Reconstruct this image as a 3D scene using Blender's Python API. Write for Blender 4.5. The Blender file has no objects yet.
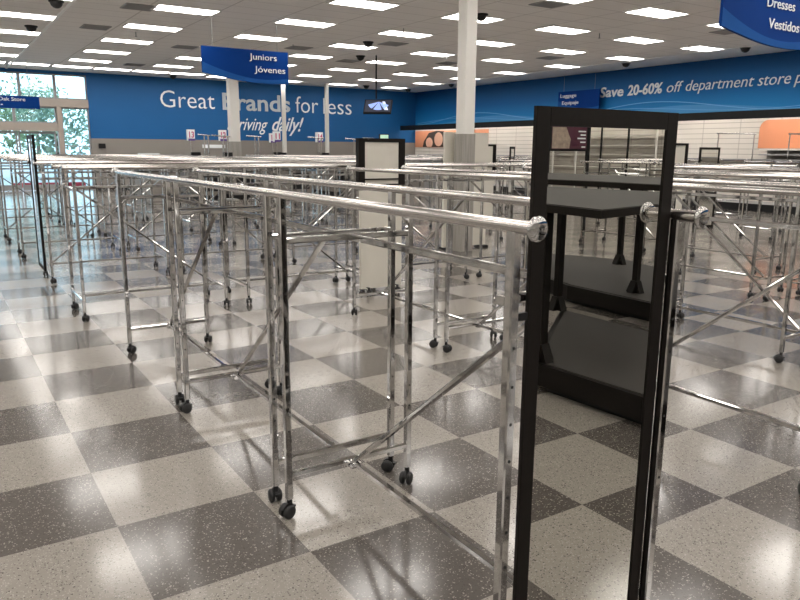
import bpy, bmesh, math, random
from mathutils import Vector, Matrix
random.seed(7)
S = bpy.context.scene
C = S.collection
PI = math.pi

# ------------------------------------------------------------------ camera
cd = bpy.data.cameras.new('camera'); cam = bpy.data.objects.new('camera', cd); C.objects.link(cam)
cd.sensor_fit = 'HORIZONTAL'; cd.sensor_width = 36.0; cd.lens = 715.775 / 800 * 36.0
cd.clip_start = 0.02; cd.clip_end = 300
R_ = Vector((0.84071457, -0.54143138, 0.00714717)); U_ = Vector((0.10516941, 0.1762227, 0.97871597)); F_ = Vector((0.53116703, 0.82206911, -0.20509501))
m4 = Matrix((R_, U_, -F_)).transposed().to_4x4(); m4.translation = Vector((-0.5063, -6.6466, 1.5791))
cam.matrix_world = m4
S.camera = cam
# ------------------------------------------------------------------ world, sun, exposure
W = bpy.data.worlds.new('World'); S.world = W; W.use_nodes = True
bg = W.node_tree.nodes['Background']; bg.inputs[0].default_value = (0.60, 0.80, 1.0, 1); bg.inputs[1].default_value = 3.2
sd = bpy.data.lights.new('sun', 'SUN'); sd.energy = 1.5; sd.angle = 0.05; sd.color = (1, 0.97, 0.9)
sun = bpy.data.objects.new('sun', sd); C.objects.link(sun); sun.rotation_euler = (math.radians(35), math.radians(-40), 0)
S.view_settings.view_transform = 'Standard'; S.view_settings.look = 'None'
S.view_settings.exposure = 0.12; S.view_settings.gamma = 1.0; S.view_settings.use_curve_mapping = False
PANEL = 11.0
CEIL = 4.33; BACK = 23.2; RIGHT = 19.6; LEFT = -9.0; FRONT = -28.0
TILE = 0.61
ordn = ['first', 'second', 'third', 'fourth', 'fifth', 'sixth', 'seventh', 'eighth', 'ninth', 'tenth', 'eleventh', 'twelfth', 'thirteenth', 'fourteenth', 'fifteenth', 'sixteenth', 'seventeenth', 'eighteenth', 'nineteenth', 'twentieth']

# ------------------------------------------------------------------ materials
def new_mat(name):
    m = bpy.data.materials.new(name); m.use_nodes = True
    return m, m.node_tree, m.node_tree.nodes['Principled BSDF']
def N(nt, t, **kw):
    n = nt.nodes.new(t)
    for k, v in kw.items(): setattr(n, k, v)
    return n
def mat(name, col, rough=0.5, metal=0.0, noise=0.0, nscale=20.0, bump=0.0, spec=0.5):
    m, nt, b = new_mat(name)
    b.inputs['Roughness'].default_value = rough; b.inputs['Metallic'].default_value = metal
    b.inputs['Specular IOR Level'].default_value = spec
    tc = N(nt, 'ShaderNodeTexCoord'); nz = N(nt, 'ShaderNodeTexNoise'); nz.inputs['Scale'].default_value = nscale
    nt.links.new(tc.outputs['Object'], nz.inputs['Vector'])
    mx = N(nt, 'ShaderNodeMix', data_type='RGBA')
    mx.inputs['A'].default_value = (*[c * (1 - noise) for c in col], 1); mx.inputs['B'].default_value = (*[min(1, c * (1 + noise)) for c in col], 1)
    nt.links.new(nz.outputs['Fac'], mx.inputs['Factor']); nt.links.new(mx.outputs['Result'], b.inputs['Base Color'])
    if bump:
        bp = N(nt, 'ShaderNodeBump'); bp.inputs['Strength'].default_value = bump; bp.inputs['Distance'].default_value = 0.002
        nt.links.new(nz.outputs['Fac'], bp.inputs['Height']); nt.links.new(bp.outputs['Normal'], b.inputs['Normal'])
    return m
def emis(name, col, s):
    m, nt, b = new_mat(name)
    b.inputs['Base Color'].default_value = (*col, 1); b.inputs['Emission Color'].default_value = (*col, 1); b.inputs['Emission Strength'].default_value = s
    return m
def math_node(nt, op, a, b=None):
    n = N(nt, 'ShaderNodeMath', operation=op)
    for i, v in enumerate((a, b)):
        if v is None: continue
        if isinstance(v, (int, float)): n.inputs[i].default_value = v
        else: nt.links.new(v, n.inputs[i])
    return n.outputs[0]

M = {}
def chrome(name, col, rough, var=.75):
    m, nt, b = new_mat(name); b.inputs['Metallic'].default_value = 1.0
    tc = N(nt, 'ShaderNodeTexCoord'); nz = N(nt, 'ShaderNodeTexNoise'); nz.inputs['Scale'].default_value = 14; nz.inputs['Detail'].default_value = 5
    nt.links.new(tc.outputs['Object'], nz.inputs['Vector'])
    rp = N(nt, 'ShaderNodeValToRGB'); rp.color_ramp.elements[0].position = 0.3; rp.color_ramp.elements[1].position = 0.62
    rp.color_ramp.elements[0].color = (*[c * var for c in col], 1); rp.color_ramp.elements[1].color = (*col, 1)
    nt.links.new(nz.outputs['Fac'], rp.inputs['Fac']); nt.links.new(rp.outputs['Color'], b.inputs['Base Color'])
    nt.links.new(math_node(nt, 'ADD', math_node(nt, 'MULTIPLY', nz.outputs['Fac'], -0.04 if var < 1 else 0), rough + .02), b.inputs['Roughness'])
    return m
M['chrome'] = chrome('worn chrome tube', (0.58, 0.575, 0.57), 0.05)
M['rail'] = chrome('polished chrome rail', (0.56, 0.535, 0.515), 0.14, 1.0)
M['rubber'] = mat('black rubber', (0.008, 0.008, 0.009), 0.45, noise=.2)
M['hole'] = mat('dark drilled hole', (0.02, 0.02, 0.02), 0.8)
M['black_frame'] = mat('dark bronze frame', (0.010, 0.008, 0.0068), 0.5, noise=.15, nscale=60, bump=.1, spec=.12)
M['black'] = mat('matt black', (0.008, 0.008, 0.009), 0.55, noise=.2, spec=.25)
M['deck'] = mat('grey laminate deck', (0.042, 0.038, 0.034), 0.65, spec=.3, noise=.12, nscale=90, bump=.1)
M['cream'] = mat('cream board', (0.62, 0.59, 0.52), 0.5, noise=.03, nscale=6)
M['white'] = mat('white paint', (0.74, 0.72, 0.68), 0.5, noise=.03, nscale=3)
M['trimwhite'] = mat('white ceiling trim', (0.92, 0.91, 0.89), 0.5, noise=.02)
M['softblue'] = mat('pale swoosh blue', (0.16, 0.46, 0.80), 0.5, noise=.02)
M['swoosh2'] = mat('mid swoosh blue', (0.055, 0.30, 0.64), 0.5, noise=.02)
M['blue'] = mat('store blue wall', (0.012, 0.105, 0.29), 0.5, noise=.04, nscale=1.5, spec=.25)
M['signblue'] = mat('sign navy blue', (0.004, 0.038, 0.20), 0.6, noise=.04, nscale=3, spec=.05)
M['signblue2'] = mat('sign lighter blue', (0.015, 0.085, 0.30), 0.6, noise=.04, nscale=3, spec=.05)
M['letters'] = mat('white lettering', (0.85, 0.88, 0.90), 0.5, noise=.02)
M['letters_grey'] = mat('silver lettering', (0.50, 0.55, 0.58), 0.5, noise=.02)
M['taupe'] = mat('taupe wall paint', (0.235, 0.215, 0.195), 0.6, noise=.04, nscale=2)
M['greymetal'] = mat('grey fixture metal', (0.28, 0.28, 0.28), 0.4, noise=.06)
M['beige_frame'] = mat('beige aluminium frame', (0.36, 0.31, 0.27), 0.4, noise=.04)
M['orange'] = mat('orange graphic', (0.72, 0.29, 0.15), 0.5, noise=.05, nscale=1.2)
M['skin'] = mat('printed skin tone', (0.72, 0.42, 0.30), 0.5, noise=.08, nscale=3)
M['hair'] = mat('printed dark hair', (0.035, 0.02, 0.014), 0.5, noise=.3, nscale=9)
M['plum'] = mat('plum poster print', (0.07, 0.012, 0.03), 0.4, noise=.1)
M['tan'] = mat('printed tan photo', (0.38, 0.30, 0.24), 0.5, noise=.45, nscale=16)
M['pink'] = mat('pink lane number', (0.55, 0.10, 0.22), 0.4)
M['purple'] = mat('purple sign border', (0.10, 0.05, 0.25), 0.4)
M['red'] = mat('red paint', (0.55, 0.03, 0.05), 0.4)
M['asphalt'] = mat('pale concrete paving', (0.42, 0.44, 0.45), 0.8, noise=.12, nscale=1.5)
M['bark'] = mat('tree bark', (0.10, 0.075, 0.055), 0.8, noise=.3)
M['screen_blue'] = emis('screen blue glow', (0.30, 0.42, 0.80), 0.55)
M['screen_dark'] = emis('screen dark', (0.03, 0.035, 0.06), 0.15)
M['screen_white'] = emis('screen pale glow', (0.72, 0.78, 0.95), 0.6)
M['screen_green'] = emis('register screen green', (0.42, 0.62, 0.48), 0.6)
M['panel'] = emis('lit light diffuser', (1.0, 0.955, 0.90), PANEL)

def leaves(name, a, b_):
    m, nt, b = new_mat(name); b.inputs['Roughness'].default_value = .6
    oi = N(nt, 'ShaderNodeTexCoord'); nz = N(nt, 'ShaderNodeTexNoise'); nz.inputs['Scale'].default_value = 1.4
    nt.links.new(oi.outputs['Object'], nz.inputs['Vector'])
    rp = N(nt, 'ShaderNodeValToRGB'); rp.color_ramp.elements[0].position = .35; rp.color_ramp.elements[1].position = .65
    rp.color_ramp.elements[0].color = (*a, 1); rp.color_ramp.elements[1].color = (*b_, 1)
    nt.links.new(nz.outputs['Fac'], rp.inputs['Fac']); nt.links.new(rp.outputs['Color'], b.inputs['Base Color'])
    return m
M['leaf'] = leaves('green leaves', (0.10, 0.17, 0.08), (0.26, 0.33, 0.18))
M['leaf2'] = leaves('blue green leaves', (0.10, 0.19, 0.13), (0.26, 0.34, 0.24))

def glass_mat():
    m, nt, b = new_mat('window glass')
    nt.nodes.remove(b)
    out = nt.nodes['Material Output']
    tr = N(nt, 'ShaderNodeBsdfTransparent'); tr.inputs[0].default_value = (0.86, 0.94, 0.94, 1)
    gl = N(nt, 'ShaderNodeBsdfGlossy'); gl.inputs['Roughness'].default_value = 0.02
    fr = N(nt, 'ShaderNodeFresnel'); fr.inputs['IOR'].default_value = 1.45
    mx = N(nt, 'ShaderNodeMixShader'); nt.links.new(fr.outputs[0], mx.inputs[0]); nt.links.new(tr.outputs[0], mx.inputs[1]); nt.links.new(gl.outputs[0], mx.inputs[2])
    nt.links.new(mx.outputs[0], out.inputs['Surface'])
    return m
M['glass'] = glass_mat()
def mirror_mat():
    m, nt, b = new_mat('mirror glass'); b.inputs['Metallic'].default_value = 1; b.inputs['Base Color'].default_value = (0.72, 0.72, 0.685, 1); b.inputs['Roughness'].default_value = 0.0
    return m
M['mirror'] = mirror_mat()

def floor_mat():
    m, nt, b = new_mat('checkerboard vinyl tile')
    tc = N(nt, 'ShaderNodeTexCoord'); sp = N(nt, 'ShaderNodeSeparateXYZ'); nt.links.new(tc.outputs['Object'], sp.inputs[0])
    fx = math_node(nt, 'FLOOR', math_node(nt, 'DIVIDE', sp.outputs[0], TILE)); fy = math_node(nt, 'FLOOR', math_node(nt, 'DIVIDE', sp.outputs[1], TILE))
    par = math_node(nt, 'FLOORED_MODULO', math_node(nt, 'ADD', fx, fy), 2.0)       # 0 light, 1 dark
    # per 12 inch tile tone
    wn = N(nt, 'ShaderNodeTexWhiteNoise', noise_dimensions='2D')
    cb = N(nt, 'ShaderNodeCombineXYZ')
    nt.links.new(math_node(nt, 'FLOOR', math_node(nt, 'DIVIDE', sp.outputs[0], TILE)), cb.inputs[0]); nt.links.new(math_node(nt, 'FLOOR', math_node(nt, 'DIVIDE', sp.outputs[1], TILE)), cb.inputs[1])
    nt.links.new(cb.outputs[0], wn.inputs[0])
    tone = math_node(nt, 'ADD', math_node(nt, 'MULTIPLY', wn.outputs[0], 0.10), 0.95)
    # chips
    mp = N(nt, 'ShaderNodeMapping'); mp.inputs['Scale'].default_value = (1, 1.0, 1); nt.links.new(tc.outputs['Object'], mp.inputs[0])
    nz0 = N(nt, 'ShaderNodeTexNoise'); nz0.inputs['Scale'].default_value = 60; nt.links.new(mp.outputs[0], nz0.inputs['Vector'])
    vm = N(nt, 'ShaderNodeVectorMath', operation='SCALE'); vm.inputs['Scale'].default_value = 0.02; nt.links.new(nz0.outputs['Color'], vm.inputs[0])
    va = N(nt, 'ShaderNodeVectorMath', operation='ADD'); nt.links.new(mp.outputs[0], va.inputs[0]); nt.links.new(vm.outputs[0], va.inputs[1])
    def chips(scale, thr, dens, off):
        v = N(nt, 'ShaderNodeTexVoronoi'); v.inputs['Scale'].default_value = scale
        ad = N(nt, 'ShaderNodeVectorMath', operation='ADD'); ad.inputs[1].default_value = (off, off * 1.7, 0); nt.links.new(va.outputs[0], ad.inputs[0]); nt.links.new(ad.outputs[0], v.inputs['Vector'])
        near = math_node(nt, 'LESS_THAN', v.outputs['Distance'], thr)
        s2 = N(nt, 'ShaderNodeSeparateColor'); nt.links.new(v.outputs['Color'], s2.inputs[0])
        pick = math_node(nt, 'LESS_THAN', s2.outputs[0], dens)
        return math_node(nt, 'MULTIPLY', near, pick)
    cA = chips(100, 0.32, 0.45, 0.0); cB = chips(125, 0.35, 0.42, 3.3)
    nz = N(nt, 'ShaderNodeTexNoise'); nz.inputs['Scale'].default_value = 30; nz.inputs['Detail'].default_value = 4; nt.links.new(tc.outputs['Object'], nz.inputs['Vector'])
    def mix(f, a, c):
        x = N(nt, 'ShaderNodeMix', data_type='RGBA')
        if isinstance(f, float): x.inputs['Factor'].default_value = f
        else: nt.links.new(f, x.inputs['Factor'])
        for k, v in (('A', a), ('B', c)):
            if isinstance(v, tuple): x.inputs[k].default_value = (*v, 1)
            else: nt.links.new(v, x.inputs[k])
        return x.outputs['Result']
    light = mix(nz.outputs['Fac'], (0.255, 0.232, 0.205), (0.305, 0.280, 0.250))
    light = mix(cA, light, (0.10, 0.088, 0.078)); light = mix(cB, light, (0.40, 0.375, 0.34))
    dark = mix(nz.outputs['Fac'], (0.082, 0.072, 0.065), (0.108, 0.097, 0.088))
    dark = mix(cA, dark, (0.32, 0.295, 0.26)); dark = mix(cB, dark, (0.06, 0.052, 0.046))
    base = mix(par, light, dark)
    fin = N(nt, 'ShaderNodeVectorMath', operation='SCALE'); nt.links.new(base, fin.inputs[0]); nt.links.new(tone, fin.inputs['Scale'])
    nt.links.new(fin.outputs[0], b.inputs['Base Color'])
    # waxed, slightly uneven gloss
    nz2 = N(nt, 'ShaderNodeTexNoise'); nz2.inputs['Scale'].default_value = 2.6; nz2.inputs['Detail'].default_value = 6; nt.links.new(tc.outputs['Object'], nz2.inputs['Vector'])
    nt.links.new(math_node(nt, 'ADD', math_node(nt, 'MULTIPLY', nz2.outputs['Fac'], 0.07), 0.105), b.inputs['Roughness'])
    bp = N(nt, 'ShaderNodeBump'); bp.inputs['Strength'].default_value = 0.05; bp.inputs['Distance'].default_value = 0.004
    nz3 = N(nt, 'ShaderNodeTexNoise'); nz3.inputs['Scale'].default_value = 3.5; nz3.inputs['Detail'].default_value = 3; nt.links.new(tc.outputs['Object'], nz3.inputs['Vector'])
    nt.links.new(nz3.outputs['Fac'], bp.inputs['Height']); nt.links.new(bp.outputs['Normal'], b.inputs['Normal'])
    b.inputs['Specular IOR Level'].default_value = 0.62
    return m
M['floor'] = floor_mat()

def ceil_mat():
    m, nt, b = new_mat('lay-in ceiling tile'); b.inputs['Roughness'].default_value = .9; b.inputs['Specular IOR Level'].default_value = .1
    tc = N(nt, 'ShaderNodeTexCoord'); sp = N(nt, 'ShaderNodeSeparateXYZ'); nt.links.new(tc.outputs['Object'], sp.inputs[0])
    def line(o, pitch, w, off=0.0):
        f = math_node(nt, 'FLOORED_MODULO', math_node(nt, 'ADD', o, off), pitch)
        return math_node(nt, 'LESS_THAN', f, w)
    ln = math_node(nt, 'MAXIMUM', line(sp.outputs[0], 1.3375, 0.03, -2.1), line(sp.outputs[1], 0.65, 0.022, .1))
    nz = N(nt, 'ShaderNodeTexNoise'); nz.inputs['Scale'].default_value = 30; nz.inputs['Detail'].default_value = 6; nt.links.new(tc.outputs['Object'], nz.inputs['Vector'])
    mx = N(nt, 'ShaderNodeMix', data_type='RGBA'); mx.inputs['A'].default_value = (0.83, 0.80, 0.775, 1); mx.inputs['B'].default_value = (0.91, 0.88, 0.855, 1); nt.links.new(nz.outputs['Fac'], mx.inputs['Factor'])
    m2 = N(nt, 'ShaderNodeMix', data_type='RGBA'); nt.links.new(ln, m2.inputs['Factor']); nt.links.new(mx.outputs['Result'], m2.inputs['A']); m2.inputs['B'].default_value = (0.62, 0.59, 0.57, 1)
    nt.links.new(m2.outputs['Result'], b.inputs['Base Color'])
    return m
M['ceiling'] = ceil_mat()

def slat_mat():
    m, nt, b = new_mat('white slatwall'); b.inputs['Roughness'].default_value = .5
    tc = N(nt, 'ShaderNodeTexCoord'); sp = N(nt, 'ShaderNodeSeparateXYZ'); nt.links.new(tc.outputs['Object'], sp.inputs[0])
    a = math_node(nt, 'LESS_THAN', math_node(nt, 'FLOORED_MODULO', sp.outputs[2], 0.152), 0.016)
    c = math_node(nt, 'LESS_THAN', math_node(nt, 'FLOORED_MODULO', sp.outputs[1], 1.22), 0.03)
    ln = math_node(nt, 'MAXIMUM', a, math_node(nt, 'MULTIPLY', c, 0.6))
    mx = N(nt, 'ShaderNodeMix', data_type='RGBA'); nt.links.new(ln, mx.inputs['Factor']); mx.inputs['A'].default_value = (0.66, 0.62, 0.57, 1); mx.inputs['B'].default_value = (0.36, 0.33, 0.30, 1)
    nt.links.new(mx.outputs['Result'], b.inputs['Base Color'])
    return m
M['slat'] = slat_mat()
def fascia_mat():
    m, nt, b = new_mat('printed blue fascia'); b.inputs['Roughness'].default_value = .5; b.inputs['Specular IOR Level'].default_value = .2
    tc = N(nt, 'ShaderNodeTexCoord'); sp = N(nt, 'ShaderNodeSeparateXYZ'); nt.links.new(tc.outputs['Object'], sp.inputs[0])
    mr = N(nt, 'ShaderNodeMapRange'); mr.inputs[1].default_value = 2.8; mr.inputs[2].default_value = 4.1; nt.links.new(sp.outputs[2], mr.inputs[0])
    rp = N(nt, 'ShaderNodeValToRGB'); e = rp.color_ramp.elements
    e[0].position = 0; e[0].color = (0.02, 0.26, 0.62, 1); e[1].position = 1; e[1].color = (0.006, 0.075, 0.23, 1)
    k = e.new(0.5); k.color = (0.008, 0.13, 0.38, 1)
    nt.links.new(mr.outputs[0], rp.inputs[0]); nt.links.new(rp.outputs[0], b.inputs['Base Color'])
    return m
M['fascia'] = fascia_mat()
def clad_mat():
    m, nt, b = new_mat('grey wood grain cladding'); b.inputs['Roughness'].default_value = .55
    tc = N(nt, 'ShaderNodeTexCoord'); mp = N(nt, 'ShaderNodeMapping'); mp.inputs['Scale'].default_value = (30, 30, 1.2); nt.links.new(tc.outputs['Object'], mp.inputs[0])
    nz = N(nt, 'ShaderNodeTexNoise'); nz.inputs['Scale'].default_value = 1.6; nt.links.new(mp.outputs[0], nz.inputs['Vector'])
    rp = N(nt, 'ShaderNodeValToRGB'); rp.color_ramp.elements[0].position = .3; rp.color_ramp.elements[1].position = .7
    rp.color_ramp.elements[0].color = (0.25, 0.235, 0.21, 1); rp.color_ramp.elements[1].color = (0.36, 0.34, 0.31, 1)
    nt.links.new(nz.outputs['Fac'], rp.inputs[0]); nt.links.new(rp.outputs[0], b.inputs['Base Color'])
    return m
M['clad'] = clad_mat()

# ------------------------------------------------------------------ mesh helpers
class MB:
    def __init__(s): s.v = []; s.f = []; s.mi = []; s.sm = []
    def add(s, vs, fs, mi=0, smooth=False):
        o = len(s.v); s.v += [tuple(v) for v in vs]; s.f += [[o + i for i in f] for f in fs]; s.mi += [mi] * len(fs); s.sm += [smooth] * len(fs); return s
    def box(s, a, b, mi=0):
        x0, y0, z0 = a; x1, y1, z1 = b
        return s.add([(x0,y0,z0),(x1,y0,z0),(x1,y1,z0),(x0,y1,z0),(x0,y0,z1),(x1,y0,z1),(x1,y1,z1),(x0,y1,z1)],
                     [[0,3,2,1],[4,5,6,7],[0,1,5,4],[1,2,6,5],[2,3,7,6],[3,0,4,7]], mi)
    def bevbox(s, a, b, r, mi=0, axis=2):
        # box with its four long edges (along axis) chamfered
        (x0, y0, z0), (x1, y1, z1) = a, b
        lo = [x0, y0, z0]; hi = [x1, y1, z1]; i, j = [k for k in range(3) if k != axis]
        pr = [(lo[i]+r,lo[j]),(hi[i]-r,lo[j]),(hi[i],lo[j]+r),(hi[i],hi[j]-r),(hi[i]-r,hi[j]),(lo[i]+r,hi[j]),(lo[i],hi[j]-r),(lo[i],lo[j]+r)]
        vs = []
        for c in (lo[axis], hi[axis]):
            for p, q in pr:
                v = [0, 0, 0]; v[i] = p; v[j] = q; v[axis] = c; vs.append(v)
        fs = [[k, (k+1) % 8, 8+(k+1) % 8, 8+k] for k in range(8)] + [list(range(7, -1, -1)), list(range(8, 16))]
        if axis == 1: fs = [f[::-1] for f in fs]
        return s.add(vs, fs, mi)
    def tube(s, a, b, r, n=16, mi=0, r2=None, smooth=True):
        a = Vector(a); b = Vector(b); d = (b - a).normalized(); u = d.orthogonal().normalized(); w = d.cross(u); r2 = r if r2 is None else r2
        vs = [a + (u*math.cos(2*PI*k/n) + w*math.sin(2*PI*k/n))*r for k in range(n)] + [b + (u*math.cos(2*PI*k/n) + w*math.sin(2*PI*k/n))*r2 for k in range(n)]
        s.add(vs, [[k, (k+1) % n, n+(k+1) % n, n+k] for k in range(n)], mi, smooth)
        s.add(vs, [list(range(n-1, -1, -1)), list(range(n, 2*n))], mi); return s
    def bar(s, a, b, w, h, mi=0, up=(0, 0, 1), r=0.0):
        a = Vector(a); b = Vector(b); d = (b - a).normalized(); up = Vector(up); x = d.cross(up).normalized(); y = x.cross(d).normalized()
        c = min(w, h) * .22
        pr = [(-w/2+c,-h/2),(w/2-c,-h/2),(w/2,-h/2+c),(w/2,h/2-c),(w/2-c,h/2),(-w/2+c,h/2),(-w/2,h/2-c),(-w/2,-h/2+c)]
        vs = [p0 + x*p + y*q for p0 in (a, b) for p, q in pr]
        return s.add(vs, [[k, 8+k, 8+(k+1) % 8, (k+1) % 8] for k in range(8)] + [list(range(8)), list(range(15, 7, -1))], mi)
    def prism(s, pts, axis, t0, t1, mi=0):
        # pts 2-D outline in the other two axes, extruded from t0 to t1 along axis
        n = len(pts); i, j = [k for k in range(3) if k != axis]; vs = []
        for t in (t0, t1):
            for p, q in pts:
                v = [0, 0, 0]; v[i] = p; v[j] = q; v[axis] = t; vs.append(v)
        return s.add(vs, [list(range(n-1, -1, -1)), list(range(n, 2*n))] + [[k, (k+1) % n, n+(k+1) % n, n+k] for k in range(n)], mi)
    def lathe(s, prof, center=(0, 0, 0), axis=2, n=24, mi=0):
        vs = []; i, j = [k for k in range(3) if k != axis]
        for r, z in prof:
            for k in range(n):
                v = [0, 0, 0]; v[i] = center[i] + r*math.cos(2*PI*k/n); v[j] = center[j] + r*math.sin(2*PI*k/n); v[axis] = center[axis] + z; vs.append(v)
        fs = [[a*n+k, a*n+(k+1) % n, (a+1)*n+(k+1) % n, (a+1)*n+k] for a in range(len(prof)-1) for k in range(n)]
        return s.add(vs, fs, mi, True)
    def mesh(s, name, mats):
        me = bpy.data.meshes.new(name); me.from_pydata(s.v, [], s.f)
        for m in (mats if isinstance(mats, (list, tuple)) else [mats]): me.materials.append(m)
        me.polygons.foreach_set('material_index', s.mi); me.polygons.foreach_set('use_smooth', s.sm)
        bm = bmesh.new(); bm.from_mesh(me); bmesh.ops.recalc_face_normals(bm, faces=bm.faces); bm.to_mesh(me); bm.free()
        me.update(); return me
    def build(s, name, mats, parent=None, loc=None):
        o = bpy.data.objects.new(name, s.mesh(name, mats)); C.objects.link(o)
        if parent is not None: o.parent = parent
        if loc is not None: o.location = loc
        return o
def tag(o, label=None, cat=None, group=None, kind=None):
    for k, v in (('label', label), ('category', cat), ('group', group), ('kind', kind)):
        if v: o[k] = v
    return o
def thing(name, label, cat, loc=(0, 0, 0), rz=0, group=None):
    o = bpy.data.objects.new(name, None); o.empty_display_size = .1; C.objects.link(o); o.location = loc; o.rotation_euler = (0, 0, rz)
    return tag(o, label, cat, group)
def struct(name, mb, m): return tag(mb.build(name, m), kind='structure')
def kids(o): return [c for c in o.children]
def dup(root, loc, rz, label, group=None, name=None):
    r = root.copy(); C.objects.link(r); r.location = loc; r.rotation_euler = (0, 0, rz); tag(r, label, None, group)
    for ch in kids(root):
        c = ch.copy(); C.objects.link(c); c.parent = r
        for g in kids(ch):
            d = g.copy(); C.objects.link(d); d.parent = c
    return r
def text_verts(body, bold=0.0, shear=0.0, extrude=0.02):
    cu = bpy.data.curves.new('t', 'FONT'); cu.body = body; cu.size = 1; cu.extrude = extrude; cu.offset = bold; cu.shear = shear; cu.resolution_u = 3
    o = bpy.data.objects.new('t', cu); C.objects.link(o)
    dg = bpy.context.evaluated_depsgraph_get(); dg.update()
    me = bpy.data.meshes.new_from_object(o.evaluated_get(dg)); bpy.data.objects.remove(o)
    return me
def lettering(name, body, x0, base, x1, cap, plane, at, m, parent=None, bold=0.0, shear=0.0, th=0.01, flip=False):
    """text with baseline z=base and capital height cap, spanning x0..x1. plane 'y': text in the XZ plane at y=at, read from -Y;
    plane 'x': text in the YZ plane at x=at, read from -X (reading direction is -Y)."""
    me = text_verts(body, bold, shear)
    xs = [v.co.x for v in me.vertices]; a, b = min(xs), max(xs); k = cap / 0.73
    for v in me.vertices:
        u = x0 + (v.co.x - a) / (b - a) * (x1 - x0); z = base + v.co.y * k; d = v.co.z / 0.02 * th
        v.co = (u, at - d, z) if plane == 'y' else (at - d, u, z)
    me.name = name; me.materials.clear(); me.materials.append(m); me.update()
    o = bpy.data.objects.new(name, me); C.objects.link(o)
    if parent is not None: o.parent = parent
    return o

# ------------------------------------------------------------------ room shell
struct('floor', MB().box((LEFT, FRONT, -0.1), (RIGHT + .2, BACK + .3, 0)), M['floor'])
struct('ceiling', MB().box((LEFT, FRONT, CEIL), (RIGHT + .2, BACK + .3, CEIL + .1)), M['ceiling'])
WX0, WX1 = -4.3, 4.72
wb = MB(); wb.box((WX1, BACK, 1.93), (RIGHT, BACK + .25, CEIL), 0); wb.box((WX1, BACK, 0), (RIGHT, BACK + .25, 1.93), 1)
wb.box((WX0, BACK, 4.22), (WX1, BACK + .25, CEIL), 0); wb.box((LEFT, BACK, 1.93), (WX0, BACK + .25, CEIL), 0); wb.box((LEFT, BACK, 0), (WX0, BACK + .25, 1.93), 1)
struct('wall_back', wb, [M['blue'], M['taupe']])
wr = MB(); wr.box((RIGHT, FRONT, 0), (RIGHT + .2, BACK, 2.75), 0); wr.box((RIGHT, FRONT, 2.75), (RIGHT + .2, BACK, CEIL), 1)
struct('wall_right', wr, [M['slat'], M['fascia']])
struct('wall_left', MB().box((LEFT - .2, FRONT, 0), (LEFT, BACK, CEIL)), M['white'])
struct('wall_front', MB().box((LEFT, FRONT - .2, 0), (RIGHT, FRONT, CEIL)), M['white'])
struct('trim_1', MB().box((18.72, FRONT, 2.50), (18.76, BACK, 2.72)).box((18.76, FRONT, 2.70), (RIGHT, BACK, 2.72)), M['black'])           # dark soffit shelf under the blue band
struct('trim_2', MB().box((17.9, FRONT, CEIL - .02), (RIGHT, BACK, CEIL)), M['trimwhite'])
struct('trim_3', MB().box((2.07, FRONT, CEIL - .03), (2.13, BACK, CEIL)), M['trimwhite'])
struct('baseboard_back', MB().box((WX1, BACK - .02, 0), (RIGHT, BACK, .12)), M['black'])
M['tube'] = emis('lit valance tube', (1.0, 0.93, 0.85), 38)
for k in range(20):
    y = BACK - 1.3 - k * 2.5
    t = tag(bpy.data.objects.new('valance_light', None), 'fluorescent tube fitting hidden behind the soffit lip, %s from the back wall' % ordn[k], 'light fitting', 'tubes behind the soffit lip'); C.objects.link(t); t.location = (18.86, y, 2.70)
    MB().box((-.05, -1.15, -.03), (.05, 1.15, 0)).build('fitting', M['trimwhite'], t)
    MB().tube((0, -1.12, -.05), (0, 1.12, -.05), .018, 10).build('tube', M['tube'], t)
# printed swooshes on the fascia
def swoosh(y0, y1, z0, amp, ph, per, th_fn, m, x):
    n = 80; top = []; bot = []
    for k in range(n + 1):
        y = y0 + (y1 - y0) * k / n; z = z0 + amp * math.sin(2 * PI * (y + ph) / per); t = th_fn(k / n)
        top.append((y, z + t)); bot.append((y, z - .004))
    mb = MB(); 
    for k in range(n):
        mb.prism([bot[k], bot[k+1], top[k+1], top[k]], 0, x, x + .004)
    return mb, m
graphic = thing('wall_graphic', 'pale blue wave lines printed along the bottom of the right-hand blue band', 'wall graphic', (0, 0, 0))
for (args, nm) in (((-2, 23, 2.90, .10, 1.0, 9.2, lambda t: .012, M['softblue'], RIGHT - .012), 'wave_line'),
                   ((-2, 23, 2.97, .20, 2.2, 9.2, lambda t: .018, M['softblue'], RIGHT - .012), 'wave_line'),):
    mb, m = swoosh(*args); mb.build(nm, m, graphic)
mb = MB()
for k in range(120):
    ys = [-2 + 25 * (k + i) / 120 for i in (0, 1)]
    zs = [2.90 + .12 * math.sin(2*PI*(y+3.4)/9.2) for y in ys]
    mb.prism([(ys[0], 2.73), (ys[1], 2.73), (ys[1], zs[1]), (ys[0], zs[0])], 0, RIGHT - .006, RIGHT - .002)
mb.build('wave_fill', M['swoosh2'], graphic)

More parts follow.
